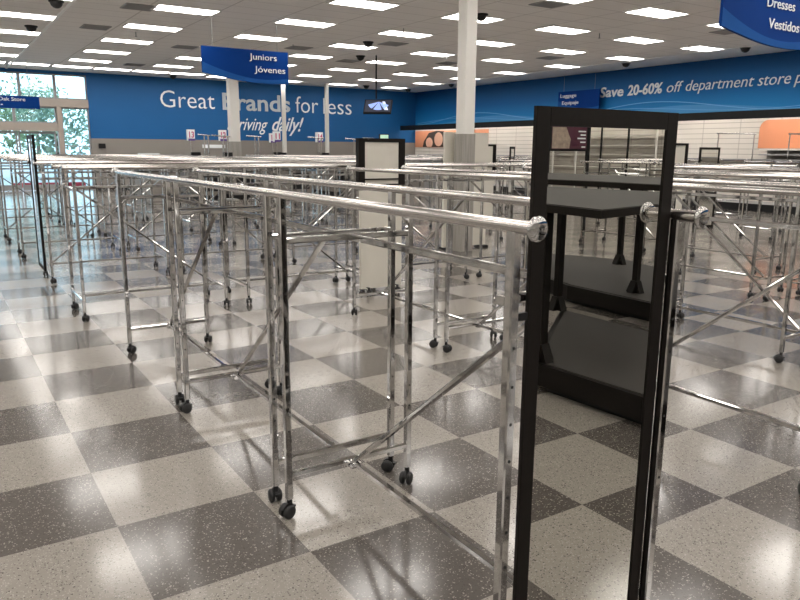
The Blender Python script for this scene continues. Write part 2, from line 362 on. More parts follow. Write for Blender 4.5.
# ------------------------------------------------------------------ entrance glazing
def window(n, x0, x1, z0, z1, y=BACK + .1, glassname='glass_pane'):
    fr = MB(); w = .05
    fr.box((x0, y - .05, z0), (x0 + w, y + .05, z1)); fr.box((x1 - w, y - .05, z0), (x1, y + .05, z1))
    fr.box((x0 + w, y - .05, z0), (x1 - w, y + .05, z0 + w)); fr.box((x0 + w, y - .05, z1 - w), (x1 - w, y + .05, z1))
    o = struct('window_%d' % n, fr, M['greymetal'])
    MB().box((x0 + w, y - .006, z0 + w), (x1 - w, y + .006, z1 - w)).build('window_pane', M['glass'], o)
    return o
k = 1
edges = [WX1, 3.62, 2.45, 1.27, .08, -1.1, -2.3, -3.3, WX0]
for a, b in zip(edges[1:], edges[:-1]):
    window(k, a, b, 3.33, 4.22); k += 1
window(k, 3.76, WX1, 0.0, 3.04); k += 1
for a, b in ((2.2, 3.60), (.8, 2.2), (-.7, .8), (-2.5, -.7), (-4.3, -2.5)):
    window(k, a, b, 2.45, 3.04); k += 1
struct('trim_4', MB().box((WX0, BACK - .06, 3.04), (WX1, BACK + .2, 3.33)), M['beige_frame'])
struct('trim_5', MB().box((WX0, BACK - .06, 2.17), (3.6, BACK + .2, 2.45)), M['beige_frame'])
struct('trim_6', MB().box((3.6, BACK - .08, 0), (3.76, BACK + .2, 3.04)), M['beige_frame'])
struct('trim_7', MB().box((WX0 - .1, BACK - .04, 0), (WX0, BACK + .2, CEIL)), M['beige_frame'])
struct('trim_8', MB().box((3.80, BACK + .04, 1.62), (WX1, BACK + .09, 1.66)), M['greymetal'])
struct('trim_9', MB().box((4.28, BACK + .04, .05), (4.32, BACK + .09, 1.62)), M['greymetal'])
def door(n, x0, x1):
    y = BACK + .1; w = .06; fr = MB()
    fr.box((x0, y - .03, .01), (x0 + w, y + .03, 2.15)); fr.box((x1 - w, y - .03, .01), (x1, y + .03, 2.15)); fr.box((x0 + w, y - .03, .01), (x1 - w, y + .03, .22)); fr.box((x0 + w, y - .03, 2.07), (x1 - w, y + .03, 2.15))
    fr.box((x0 + w, y - .03, 1.0), (x1 - w, y + .03, 1.05))
    o = struct('door_%d' % n, fr, M['greymetal'])
    MB().box((x0 + w, y - .005, .22), (x1 - w, y + .005, 2.07)).build('door_pane', M['glass'], o)
for i in range(6): door(i + 1, 3.56 - 1.29 * (i + 1), 3.56 - 1.29 * i - .03)

# ------------------------------------------------------------------ outside
struct('ground', MB().box((-60, BACK + .3, -.15), (60, 120, -.02)), M['asphalt'])
def tree(x, y, h, r, lm, label, seed, group='trees outside the entrance'):
    rnd = random.Random(seed); t = thing('tree', label, 'tree', (x, y, -.02), 0, None)
    MB().tube((0, 0, 0), (0, 0, h * .55), .14, 10, r2=.09).build('trunk', M['bark'], t)
    mb = MB(); blobs = [(rnd.uniform(-.6, .6) * r, rnd.uniform(-.6, .6) * r, h * rnd.uniform(.35, .86), r * rnd.uniform(.35, .6)) for _ in range(11)]
    for _ in range(900):
        bx, by, bz, br = rnd.choice(blobs); d = Vector((rnd.gauss(0, 1), rnd.gauss(0, 1), rnd.gauss(0, 1))).normalized() * br * rnd.uniform(.55, 1.05)
        c = Vector((bx, by, bz)) + d; u = Vector((rnd.gauss(0, 1), rnd.gauss(0, 1), rnd.gauss(0, 1))).normalized(); w = u.orthogonal().normalized(); s = rnd.uniform(.10, .2)
        mb.add([c - u*s, c + w*s*.5, c + u*s, c - w*s*.5], [[0, 1, 2, 3]])
    mb.build('foliage', lm, t); return t
tree(4.6, 31, 4.3, 1.9, M['leaf2'], 'blue-green leafy tree outside, filling the tall glass pane nearest the blue wall', 1)
tree(2.3, 36, 4.7, 2.2, M['leaf'], 'green tree outside seen above the entrance doors between the middle mullions', 2)
tree(9.0, 37, 5.0, 2.2, M['leaf2'], 'larger blue-green tree outside, rightmost and set further back', 3)
tree(-1.4, 33, 4.6, 1.8, M['leaf'], 'green tree outside at the far left of the entrance glazing', 4)
tree(5.6, 47, 6.0, 2.6, M['leaf'], 'tallest tree outside, in the distance behind the others', 5)
tag(MB().box((2.2, 26.2, -.02), (4.9, 26.5, .16)).build('painted_kerb', M['red']), 'low red painted kerb outside the entrance doors', 'kerb')
ca = thing('entrance_canopy', 'tan sloping canopy outside above the last glass pane', 'canopy', (0, 0, 0))
MB().prism([(4.0, 4.62), (6.6, 4.02), (6.6, 4.25), (4.0, 4.9)], 1, BACK + .26, 26.0).build('roof_slab', M['beige_frame'], ca)
MB().box((6.3, 25.7, -.02), (6.5, 25.9, 4.05)).build('post', M['beige_frame'], ca)

# ------------------------------------------------------------------ ceiling fixtures
def troffer_proto():
    t = thing('ceiling_light', 'x', 'ceiling light', (0, 0, 0))
    MB().box((-.60, -.30, -.012), (.60, .30, -.006)).build('diffuser', M['panel'], t)
    f = MB(); f.box((-.635, -.33, -.02), (.635, -.30, 0)); f.box((-.635, .30, -.02), (.635, .33, 0)); f.box((-.635, -.30, -.02), (-.60, .30, 0)); f.box((.60, -.30, -.02), (.635, .30, 0)); f.box((-.60, -.01, -.016), (.60, .01, -.0125))
    f.build('frame', M['trimwhite'], t); return t
lp = troffer_proto(); first = True
XS = [17.42 - 2.652 * i for i in range(10)]; YS = [21.63 - 2.6 * j for j in range(19)]
for i, x in enumerate(XS):
    for j, y in enumerate(YS):
        if j == 0 and x < 9: continue
        lab = 'lit ceiling light, %s column from the right wall, %s row from the back' % (ordn[i], ordn[j])
        if first: lp.location = (x, y, CEIL); tag(lp, lab, None, 'ceiling lights'); first = False
        else: dup(lp, (x, y, CEIL), 0, lab, 'ceiling lights')
for i in range(7):
    dup(lp, (7.95 - 1.33 * i, 21.25, CEIL), 0, 'ceiling light in the close-set entrance strip, %s from the right' % ordn[i], 'strip lights over the entrance')
def vent(x, y, label, rz=0):
    t = thing('ceiling_vent', label, 'vent', (x, y, CEIL), rz, None)
    f = MB(); f.box((-.3, -.3, -.015), (.3, -.27, 0)); f.box((-.3, .27, -.015), (.3, .3, 0)); f.box((-.3, -.27, -.015), (-.27, .27, 0)); f.box((.27, -.27, -.015), (.3, .27, 0)); f.build('frame', M['greymetal'], t)
    s = MB()
    for k in range(7): s.bar((-.27, -.23 + k*.077, -.01), (.27, -.23 + k*.077, -.01), .05, .004, up=(0, .6, 1))
    s.build('louvre', M['greymetal'], t); MB().box((-.27, -.27, -.003), (.27, .27, -.001)).build('backing', M['black'], t)
for x, y, l in ((3.3, 8.9, 'grey louvred ceiling vent near the top left corner'), (3.05, 12.0, 'grey ceiling vent beside the leftmost full light column'), (5.75, 14.1, 'grey ceiling vent just left of the Juniors sign'),
                (5.6, 19.4, 'grey ceiling vent near the blue wall on the left'), (8.4, 12.4, 'grey ceiling vent right of the Juniors sign'), (10.95, 14.2, 'grey ceiling vent behind the hanging monitor'),
                (10.1, 10.2, 'grey ceiling vent beside the two camera domes'), (9.75, 4.0, 'dark ceiling vent nearest the camera, right of the pillar'), (13.85, 12.8, 'grey ceiling vent left of the pillar top'),
                (15.5, 9.9, 'small grey ceiling vent right of the pillar'), (15.4, 4.0, 'grey ceiling vent left of the Dresses sign edge')): vent(x, y, l)
def dome(x, y, label):
    t = thing('camera_dome', label, 'security camera', (x, y, CEIL))
    MB().lathe([(.001, -.03), (.13, -.03), (.14, -.02), (.14, 0), (.001, 0)]).build('mount_ring', M['black'], t)
    MB().lathe([(.115 * math.cos(a), -.03 - .11 * math.sin(a)) for a in [PI/2*k/8 for k in range(9)]]).build('dome_cover', M['rubber'], t)
for x, y, l in ((1.84, 9.2, 'black camera dome at the top left edge'), (1.78, 12.7, 'black camera dome beside the left ceiling trim'), (9.4, 10.3, 'black camera dome nearer of the pair left of the monitor'),
                (10.65, 12.9, 'black camera dome further of the pair left of the monitor'), (15.9, 21.6, 'black camera dome by the back wall above the lettering'), (9.35, 5.6, 'black camera dome beside the pillar top'),
                (18.3, 21.9, 'black camera dome in the far right corner'), (18.3, 18.6, 'black camera dome left of the pillar by the blue band'), (7.7, 22.3, 'black camera dome above Great on the back wall'),
                (18.3, 9.4, 'black camera dome above the Save lettering'), (18.1, 5.25, 'black camera dome at the right above the word store')): dome(x, y, l)
def sprinkler(x, y, l):
    t = thing('sprinkler_head', l, 'sprinkler', (x, y, CEIL)); MB().tube((0, 0, -.1), (0, 0, 0), .012, 8).lathe([(.001, -.115), (.03, -.112), (.03, -.105), (.001, -.1)], n=10).build('nozzle', M['greymetal'], t)
for x, y, l in ((4.0, 12.2, 'small sprinkler head above the left vents'), (8.0, 11.9, 'small sprinkler head above the Juniors sign edge'), (9.0, 8.0, 'small sprinkler head in the middle of the ceiling'), (13.2, 5.9, 'small sprinkler head right of the pillar'), (16.6, 5.9, 'small sprinkler head near the right ceiling strip'), (12.6, 11.2, 'small sprinkler head left of the pillar')): sprinkler(x, y, l)

# ------------------------------------------------------------------ wall lettering
bw = thing('wall_lettering', 'white lettering Great Brands for less on the blue back wall', 'lettering', (0, 0, 0))
lettering('word', 'Great', 7.40, 3.18, 9.60, .70, 'y', BACK - .02, M['letters'], bw, bold=-.008)
lettering('word', 'Brands', 9.93, 3.18, 12.97, .70, 'y', BACK - .02, M['letters_grey'], bw, bold=.018)
lettering('word', 'for', 13.23, 3.16, 14.33, .74, 'y', BACK - .02, M['letters'], bw, bold=-.008)
lettering('word', 'less', 14.59, 3.15, 16.03, .74, 'y', BACK - .02, M['letters'], bw, bold=-.008)
sw = thing('script_lettering', 'white slanted script reading arriving daily! below the large lettering', 'lettering', (0, 0, 0))
lettering('word', 'arriving', 10.1, 2.36, 11.9, .55, 'y', BACK - .02, M['letters'], sw, shear=.45)
lettering('word', 'daily!', 12.1, 2.36, 13.6, .62, 'y', BACK - .02, M['letters'], sw, shear=.45, bold=.012)
rw = thing('fascia_lettering', 'white lettering Save 20-60% off department store prices on the right blue band', 'lettering', (0, 0, 0))
for w_, y0, y1, bd, sh in (('Save', 11.55, 10.52, .02, .12), ('20-60%', 10.34, 8.95, .02, .12), ('off', 8.77, 8.18, -.006, .22), ('department', 8.07, 5.83, -.006, .22), ('store', 5.71, 4.76, -.006, .22), ('prices', 4.66, 3.5, -.006, .22)):
    lettering('word', w_, y0, 3.445, y1, .34, 'x', RIGHT - .02, M['letters'], rw, bold=bd, shear=sh)

# ------------------------------------------------------------------ hanging signs
def hang_sign(name, label, lines, loc, rz, w=1.98, top=3.71, lo=3.17):
    t = thing(name, label, 'sign', loc, rz)
    n = 20; bot = []
    for k in range(n + 1):
        u = k / n; bot.append((u * w, lo - .175 * math.sin(PI * min(1, u * 1.0) * .62) / math.sin(PI * .5) + (.0 if u < .5 else .03 * (u - .5))))
    mb = MB(); mb.prism(bot + [(w, top), (0, top)], 1, -.02, .02); mb.build('sign_panel', M['signblue'], t)
    # lighter curved strip along the bottom edge
    st = MB()
    for k in range(n):
        (xa, za), (xb, zb) = bot[k], bot[k+1]
        def up(u): return .20 * (1 - u) ** 2 + .02 + .10 * u * u
        st.prism([(xa, za), (xb, zb), (xb, zb + up((k+1)/n)), (xa, za + up(k/n))], 1, -.026, -.021)
    st.build('curved_stripe', M['signblue2'], t)
    for (body, x0, base, x1, cap) in lines: lettering('sign_text', body, x0, base, x1, cap, 'y', -.032, M['letters'], t, th=.004)
    for x in (.25, w - .25): MB().tube((x, 0, top), (x, 0, CEIL), .004, 6).build('hanging_wire', M['greymetal'], t)
    return t
hang_sign('hanging_sign', 'blue curved hanging sign reading Juniors Jóvenes', [('Juniors', 1.06, 3.505, 1.70, .135), ('Jóvenes', 1.17, 3.245, 1.90, .135)], (4.55, 9.0, 0), 0)
hang_sign('hanging_sign', 'blue curved hanging sign reading Dresses Vestidos at the top right corner', [('Dresses', .95, 3.50, 1.62, .135), ('Vestidos', 1.03, 3.235, 1.78, .135)], (8.19, -.70, 0), 0)
hang_sign('hanging_sign', 'blue curved hanging sign reading Luggage Equipaje beside the right blue band', [('Luggage', .12, 3.50, .90, .13), ('Equipaje', .22, 3.25, 1.02, .13)], (19.3, 13.28, 0), -PI / 2)
os_ = thing('entrance_sign', 'flat blue sign reading Oak Store in front of the entrance glazing', 'sign', (0, 0, 0))
MB().box((-1.2, 19.98, 2.80), (2.68, 20.02, 3.19)).build('sign_panel', M['signblue'], os_)
lettering('sign_text', 'Oak Store', 1.50, 3.03, 2.27, .12, 'y', 19.965, M['letters'], os_, th=.004)
lettering('sign_text', '•', 1.55, 2.86, 1.62, .10, 'y', 19.965, M['letters'], os_, th=.004)
for x in (-.8, 2.4): MB().tube((x, 20, 3.19), (x, 20, CEIL), .005, 6).build('hanging_wire', M['greymetal'], os_)

# hanging monitor
tv = thing('hanging_monitor', 'black framed monitor hung from a ceiling pole, showing a blue picture', 'monitor', (11.02, 12.5, 2.86))
MB().tube((-.06, 0, .22), (-.06, 0, CEIL - 2.86), .022, 10).build('ceiling_pole', M['black'], tv)
rot = Matrix.Rotation(math.radians(-40), 4, 'Z') @ Matrix.Rotation(math.radians(-42), 4, 'X')
def rb(mb): mb.v = [tuple(rot @ Vector(v)) for v in mb.v]; return mb
rb(MB().box((-.42, -.02, -.27), (.42, .05, .27))).build('housing', M['black'], tv)
sc = rb(MB().box((-.39, -.024, -.24), (.39, -.021, .24))).build('screen', M['screen_dark'], tv)
pic = MB()
for a0, a1, r in ((200, 235, .34), (245, 290, .34), (300, 335, .34)):
    pts = [(0.02, .17)] + [(.02 + r*1.0 * math.cos(math.radians(a0 + (a1-a0)*k/6)), .17 + r * math.sin(math.radians(a0 + (a1-a0)*k/6))) for k in range(7)]
    pts = [(max(-.35, min(.35, p)), max(-.19, min(.19, q))) for p, q in pts]
    pic.prism(pts, 1, -.027, -.0245)
rb(pic).build('picture', M['screen_blue'], sc)
rb(MB().prism([(.12, .18), (.2, .18), (.33, -.17), (.22, -.17)], 1, -.027, -.0245)).build('picture', M['screen_white'], sc)

# ------------------------------------------------------------------ pillars
def pillar(x, y, r, label, clad=0):
    t = thing('pillar', label, 'pillar', (x, y, 0))
    MB().bevbox((-r, -r, 0), (r, r, CEIL), .015).build('shaft', M['white'], t)
    if clad:
        MB().bevbox((-r-.012, -r-.012, 0), (r+.012, r+.012, clad), .01).build('cladding', M['clad'], t)
    return t
pillar(6.55, 2.44, .108, 'white square pillar with a grey wood-grain wrapped base', 1.83)
t = thing('pillar_display_panel', 'wide cream panel standing behind the grey-wrapped pillar base', 'panel', (6.76, 2.66, 0))
MB().bevbox((-.45, -.025, .04), (.43, .025, 1.86), .006).build('board', M['cream'], t)
for sx in (-.38, .36): MB().box((sx - .05, -.12, 0), (sx + .05, .12, .04)).build('foot', M['black'], t)
pillar(8.64, 18.4, .165, 'white pillar in the distance below the Juniors sign', 1.83)
def pole(x, y, l): tag(MB().bevbox((x - .07, y - .07, 0), (x + .07, y + .07, CEIL), .01).build('power_pole', M['white']), l, 'pole')
pole(12.01, 21.7, 'thin white power pole crossing the word Brands'); pole(14.0, 21.7, 'thin white power pole hiding the l of less')

# ------------------------------------------------------------------ clothing racks
HL, HW, RZ = .675, .308, 1.402
def leg_mesh():
    mb = MB(); w = .0145
    mb.bevbox((-w, -w, .085), (w, w, RZ - .012), .004)
    for s in (-1, 1):
        for k in range(9):
            z = .40 + k * .10
            if z > 1.15: continue
            n = 8; r = .0045
            mb.add([(r*math.cos(2*PI*i/n), s*(w+.0006), z + r*math.sin(2*PI*i/n)) for i in range(n)], [list(range(n))], 1)
    return mb.mesh('leg', [M['chrome'], M['hole']])
def caster_mesh():
    mb = MB(); 
    for s in (-1, 1):
        prof = [(.001, s*.005), (.020, s*.005), (.026, s*.007), (.028, s*.012), (.027, s*.019), (.020, s*.0235), (.001, s*.0245)]
        mb.lathe(prof, center=(0.012, 0, .028), axis=1, n=20)
    mb.lathe([(.031*math.cos(a), .0) for a in (0,)], center=(0, 0, .05), n=4) if False else None
    # hood over both wheels, brake tab, stem
    mb.v = [(x * 1.12, y * 1.2, z * 1.12) for x, y, z in mb.v]
    hood = [(.012 + .031*math.cos(math.radians(a)), .034 + .033*math.sin(math.radians(a))) for a in range(15, 181, 15)] + [(-.012, .038), (.03, .045)]
    mb.prism(hood, 1, -.008, .008); mb.box((-.026, -.012, .042), (-.008, .012, .050)); mb.tube((0, 0, .05), (0, 0, .09), .012, 12)
    return mb.mesh('caster', M['rubber'])
def rail_mesh(L0, L1):
    mb = MB(); mb.tube((0, L0, 0), (0, L1, 0), .0175, 24); return mb.mesh('hang_rail', M['rail'])
def cap_mesh(s):
    mb = MB(); prof = [(.001, s*.0085), (.012, s*.0082), (.024, s*.0068), (.029, s*.005), (.0308, s*.002), (.0308, -s*.002), (.028, -s*.005), (.0177, -s*.006)]
    mb.lathe(prof, axis=1, n=28); return mb.mesh('end_cap', M['chrome'])
legm, castm = leg_mesh(), caster_mesh()
RAIL = {}; CAPM = {s: cap_mesh(s) for s in (-1, 1)}
def xb(z, h, w):
    mb = MB(); mb.bar((-HW + .0145, 0, z), (HW - .0145, 0, z), w, h); return mb
crossm = {z: xb(z, .026, .022).mesh('crossbar', M['chrome']) for z in (.195, 1.215)}
mb = MB(); mb.bar((0, -HL + .012, 1.215), (0, HL - .012, 1.215), .022, .028); upm = mb.mesh('upper_stretcher', M['chrome'])
mb = MB(); mb.bar((0, -HL + .012, .190), (0, HL - .012, .190), .022, .026)
for s in (-1, 1):
    mb.box((-.022, s*(HL - .03) - .022, .172), (.022, s*(HL - .03) + .022, .180)); mb.tube((-.02, s*(HL-.055), .195), (.02, s*(HL-.055), .195), .006, 8)
lowm = mb.mesh('lower_stretcher', M['chrome'])
mb = MB(); mb.bar((0, HL - .05, .21), (0, -HL + .06, 1.20), .026, .020, up=(0, .5, .8)); brm = mb.mesh('diagonal_brace', M['chrome'])
def put(name, me, parent, loc=(0, 0, 0)):
    o = bpy.data.objects.new(name, me); C.objects.link(o); o.parent = parent; o.location = loc; return o
rackproto = {}
def make_rack(label, caps, ea=.085, eb=.085, out=0.0):
    """caps: which rail ends carry a round end cap: '', '-', '+', '-+'"""
    t = thing('garment_rack', label, 'clothing rack')
    rnd = random.Random(len(rackproto) + 3)
    for sx in (-1, 1):
        for sy in (-1, 1):
            l = put('leg', legm, t, (sx * HW, sy * HL - (out if sy < 0 else 0), 0)); c = put('caster', castm, l); c.rotation_euler = (0, 0, rnd.uniform(0, 6.28))
    for s in (-1, 1):
        for z in (.195, 1.215): put('crossbar', crossm[z], t, (0, s * HL, 0))
    if out:
        for sx in (-1, 1):
            for z in (.195, 1.215): MB().box((sx*HW - .012, -HL - out + .0146, z - .012), (sx*HW + .012, -HL + .012, z + .012)).build('corner_bracket', M['chrome'], t)
    put('upper_stretcher', upm, t); put('lower_stretcher', lowm, t); put('diagonal_brace', brm, t)
    a, b = -HL - ea, HL + eb
    if (a, b) not in RAIL: RAIL[(a, b)] = rail_mesh(a, b)
    for sx in (-1, 1):
        r = put('hang_rail', RAIL[(a, b)], t, (sx * HW, 0, RZ))
        if '-' in caps: put('end_cap', CAPM[-1], r, (0, a, 0))
        if '+' in caps: put('end_cap', CAPM[1], r, (0, b, 0))
    return t
GR = {'Y': 'racks set end to end in rows running away from the camera', 'X': 'racks set in rows running side to side', 'M': 'racks behind the camera seen in the mirror'}
def rack(x, y, rz, caps, label, grp, ea=.085, eb=.085):
    ea, eb = round(ea, 4), round(eb, 4); key = (caps, ea, eb)
    if key not in rackproto:
        rackproto[key] = make_rack(label, caps, ea, eb); t = rackproto[key]; t.location = (x, y, 0); t.rotation_euler = (0, 0, rz); tag(t, label, None, GR[grp]); return t
    return dup(rackproto[key], (x, y, 0), rz, label, GR[grp])
def ends(cs, i, positive_first):
    """how far the rails run past the legs so that neighbouring racks meet, and which ends carry caps"""
    lo = (cs[i] - cs[i-1]) / 2 - HL if i > 0 and cs[i] - cs[i-1] < 1.7 else None
    hi = (cs[i+1] - cs[i]) / 2 - HL if i < len(cs) - 1 and cs[i+1] - cs[i] < 1.7 else None
    if positive_first: lo, hi = hi, lo
    return ('-' if lo is None else '') + ('+' if hi is None else ''), (.085 if lo is None else lo - .0004), (.085 if hi is None else hi - .0004)
# rows along Y (towards the camera): local -Y end is the near end
def row(xc, ys, flip, where):
    n = len(ys)
    for i, y in enumerate(ys):
        caps, ea, eb = ends(ys, i, flip)
        if xc < 1 and i == 0: caps, ea = '', (4.64 - 3.14) / 2 - HL - .0004
        pos = 'nearest' if i == 0 else ('farthest' if i == n - 1 else 'middle')
        rack(xc, y, PI if flip else 0, caps, 'two-rail garment rack, %s of the row %s' % (pos, where), 'Y', ea, eb)
near = make_rack('chrome two-rail garment rack nearest the camera, with the framed mirror at its end', '-', .113, (4.64 - 3.14) / 2 - HL - .0004, out=.035)
near.location = (.966, -4.64, 0); tag(near, None, None, GR['Y'])
row(.966, [-3.14, -1.63], False, 'behind the rack that holds the framed mirror')
row(3.11, [-4.385, -2.885, -1.385], False, 'just behind the large mirror')
row(5.13, [-4.64, -3.115, -1.59], True, 'second to the right of the mirror')
row(7.30, [-3.08, -1.53], True, 'third to the right of the mirror')
row(9.50, [-4.0, -2.43], True, 'at the right edge of the floor')
rack(8.85, -.62, PI, '-+', 'single chrome garment rack standing alone on the open floor right of the mirror', 'Y')
# rows along X further back
rowname = ['front', 'second', 'third', 'fourth', 'fifth', 'rearmost']
XR = {0: (.65, [1.22, 2.81, 4.31, 5.89]), 1: (2.90, [1.24, 2.79, 4.34, 8.7]), 2: (5.24, [1.16, 2.75, 4.32, 5.89, 7.46]), 3: (7.5, [1.15, 2.72, 4.28, 5.86, 7.42, 9.0]), 4: (9.75, [1.0, 2.57, 4.14, 7.4, 8.97]), 5: (12.0, [1.05, 2.62, 4.19, 7.5, 9.07, 10.6])}
for k, (y, xs) in XR.items():
    for i, x in enumerate(xs):
        # rz = -PI/2 sends local +Y to +X ; local -Y end is on the left
        flip = (i + k) % 2 == 1 and k > 0
        rz = PI / 2 if flip else -PI / 2
        caps, ea, eb = ends(xs, i, flip)
        rack(x, y, rz, caps, 'chrome garment rack, %s from the left in the %s sideways row behind the near racks' % (ordn[i], rowname[k]), 'X', ea, eb)
for j, (y, xs) in enumerate(((1.0, [13.05]), (3.25, [11.0, 12.6, 14.2]), (5.6, [10.5, 12.1, 13.7, 15.3]), (9.0, [12.0, 13.6, 15.2, 16.8]), (13.0, [13.4, 15.0, 16.6]))):
    for i, x in enumerate(xs):
        caps, ea, eb = ends(xs, i, False)
        rack(x, y, -PI / 2, caps, 'chrome garment rack, %s from the left in the %s sideways row near the right wall' % (ordn[i], ordn[j]), 'X', ea, eb)

# taller rolling racks by the right wall
def tall_rack(x, y, rz, label):
    t = thing('tall_display_rack', label, 'clothing rack', (x, y, 0), rz)
    for s in (-1, 1):
        p = MB(); p.tube((s*.46, 0, .04), (s*.46, 0, 2.02), .014, 12); p.build('upright', M['chrome'], t)
        b_ = MB(); b_.bar((s*.46, -.25, .04), (s*.46, .25, .04), .03, .03); b_.build('base_bar', M['chrome'], t)
    MB().tube((-.5, 0, 2.02), (.5, 0, 2.02), .015, 12).build('hang_rail', M['chrome'], t)
    MB().tube((-.46, 0, .45), (.46, 0, .45), .012, 10).build('lower_bar', M['chrome'], t)
tall_rack(15.75, 3.75, math.radians(-25), 'tall single-rail chrome rack against the slatwall, left of the orange panel')
tall_rack(17.2, 2.9, math.radians(-15), 'tall single-rail chrome rack in front of the orange panel')

# ------------------------------------------------------------------ standing mirrors
def mirror(name, label, loc, rz, w=.525, z0=.09, z1=1.685, back=.022, cat='mirror'):
    """local: glass faces -Y, glass plane at y=0"""
    t = thing(name, label, cat, loc, rz); h = w / 2; b = .046
    f = MB(); f.bevbox((-h, -.005, z0), (-h + b, back, z1), .002); f.bevbox((h - b, -.005, z0), (h, back, z1), .002)
    f.box((-h + b, -.005, z1 - b), (h - b, back, z1)); f.box((-h + b, -.005, z0), (h - b, back, z0 + b)); f.build('mirror_frame', M['black_frame'], t)
    MB().box((-h + b, 0, z0 + b), (h - b, .003, z1 - b)).build('mirror_glass', M['mirror'], t)
    MB().box((-h + b, .004, z0 + b), (h - b, back - .001, z1 - b)).build('backing_board', M['cream'], t)
    return t
mt = mirror('framed_mirror', 'tall dark-framed mirror clamped to the end of the nearest rack', (.9885, -5.3375, 0), 0, back=.0095, w=.532)
for z in (.30, 1.17):
    MB().box((-.316, -.003, z - .010), (-.2662, .008, z + .010)).build('bracket', M['black'], mt)
mirror('framed_mirror', 'narrow dark-framed mirror on the left rack end, seen almost edge-on', (.495, 2.90, 0), -PI/2 , w=.53, z0=.15, z1=1.72)
def back_panel(name, label, x, y, w=.56, rz=0, zt=1.70, drop=.05, cas=True):
    t = thing(name, label, 'mirror', (x, y, 0), rz); h = w / 2; b = .05
    f = MB(); f.box((-h - .03, -.03, zt - .50), (-h + b, .03, zt)); f.box((h - b, -.03, zt - .50), (h + .03, .03, zt)); f.box((-h + b, -.03, zt - .04), (h - b, .03, zt)); f.box((-h + b, -.032, zt - .50), (h - b, -.02, zt - .485)); f.box((-h + b, -.032, zt - .44), (h - b, -.02, zt - .425))
    f.build('upper_frame', M['black_frame'], t)
    MB().box((-h + .002, -.019, .07), (h - .002, .022, zt - .01)).build('backing_board', M['cream'], t)
    MB().box((-h + .03, .023, .15), (h - .03, .026, zt - .06)).build('mirror_glass', M['mirror'], t)
    for s in (-1, 1):
        c = put('caster', castm, t, (s * (h - .08), -.06, 0)); c.rotation_euler = (0, 0, .8)
        MB().box((s*(h-.08) - .012, -.07, .080), (s*(h-.08) + .012, -.0195, .088)).build('caster_plate', M['black'], t)
    return t
back_panel('rolling_mirror', 'cream back of a rolling mirror with black upper frame, in the middle of the racks', 3.605, .12, w=.53)
back_panel('rolling_mirror', 'small far cream-backed mirror with black frame right of the pillar', 8.55, 4.35, .42)
back_panel('rolling_mirror', 'cream-backed mirror just right of the large framed mirror', 11.15, 2.05, .75, zt=1.74)
mirror('framed_mirror', 'small far mirror reflecting daylight, right of the cream-backed one', (9.15, 4.25, 0), math.radians(35), w=.36, z0=.0, z1=1.66)
mirror('framed_mirror', 'dark-framed far mirror standing before the slatwall', (13.3, 2.75, 0), math.radians(-15), w=.52, z0=.0, z1=1.68)

# ------------------------------------------------------------------ right wall fixtures
g = thing('perimeter_wall_shelving', 'long low white wall unit with black kick base under the slatwall', 'shelving')
MB().box((18.35, -12, 0), (18.40, 21.5, .20)).build('kick_base', M['black'], g)
MB().box((18.40, -12, .02), (RIGHT - .01, 21.5, .19)).build('base_deck', M['greymetal'], g)
for k in range(12):
    y0 = -12 + k * 2.79
    MB().box((19.1, y0 + .03, 1.36), (RIGHT - .01, y0 + 2.76, 1.40)).build('shelf', M['greymetal'], g)
o = thing('orange_wall_graphic', 'large orange rounded graphic panel on the right wall', 'wall graphic')
pts = [(5.50 - .25 + .25 * math.cos(a), 2.49 - .25 + .25 * math.sin(a)) for a in [PI/2*k/6 for k in range(7)]] + [(-3, 2.49), (-3, 1.70), (5.50, 1.70)]
MB().prism(pts, 0, RIGHT - .03, RIGHT - .005).build('panel', M['orange'], o)
s = thing('wall_shelf_unit', 'grey shelves stacked below the orange wall graphic', 'shelving')
for z in (1.12, 1.33, 1.54, 1.68): MB().box((RIGHT - .45, -3, z - .035), (RIGHT - .035, 5.2, z)).build('shelf', M['greymetal'] if z < 1.6 else M['white'], s)
MB().box((RIGHT - .034, -3, 1.02), (RIGHT - .012, 5.2, 1.69)).build('back_panel', M['taupe'], s)
# portrait poster at the far end of the right wall
pp = thing('portrait_poster', 'orange poster with two dark-haired smiling faces at the far end of the right wall', 'poster')
px_ = RIGHT - .03
MB().box((px_, 17.6, 1.72), (px_ + .02, 23.15, 2.48)).build('panel', M['orange'], pp)
def ell(cy, cz, ry, rz_, m, nm, dx):
    MB().prism([(cy + ry*math.cos(2*PI*k/20), max(1.73, min(2.47, cz + rz_*math.sin(2*PI*k/20)))) for k in range(20)], 0, px_ - .004 - dx, px_ - .001 - dx).build(nm, m, pp)
MB().prism([(22.5, 1.73), (22.4, 2.0), (22.0, 2.38), (21.4, 2.47), (20.8, 2.44), (20.4, 2.1), (20.3, 1.73)], 0, px_ - .004, px_ - .001).build('printed_hair', M['hair'], pp)
ell(21.95, 1.93, .28, .24, M['skin'], 'printed_face', .004); ell(21.2, 2.08, .34, .32, M['skin'], 'printed_face', .004)
# far corner counters
for (x, y, l) in ((14.6, 19.2, 'grey low counter under the portrait poster'), (16.6, 18.2, 'grey low counter right of the one under the portrait poster')):
    t = thing('service_counter', l, 'counter', (x, y, 0))
    MB().box((-.9, -.3, 0), (.9, .3, 1.28)).build('body', M['greymetal'], t); MB().box((-.95, -.35, 1.28), (.95, .35, 1.33)).build('countertop', M['white'], t)
for k in range(6):
    y = 6.6 - k * 3.6
    if k < 4: continue

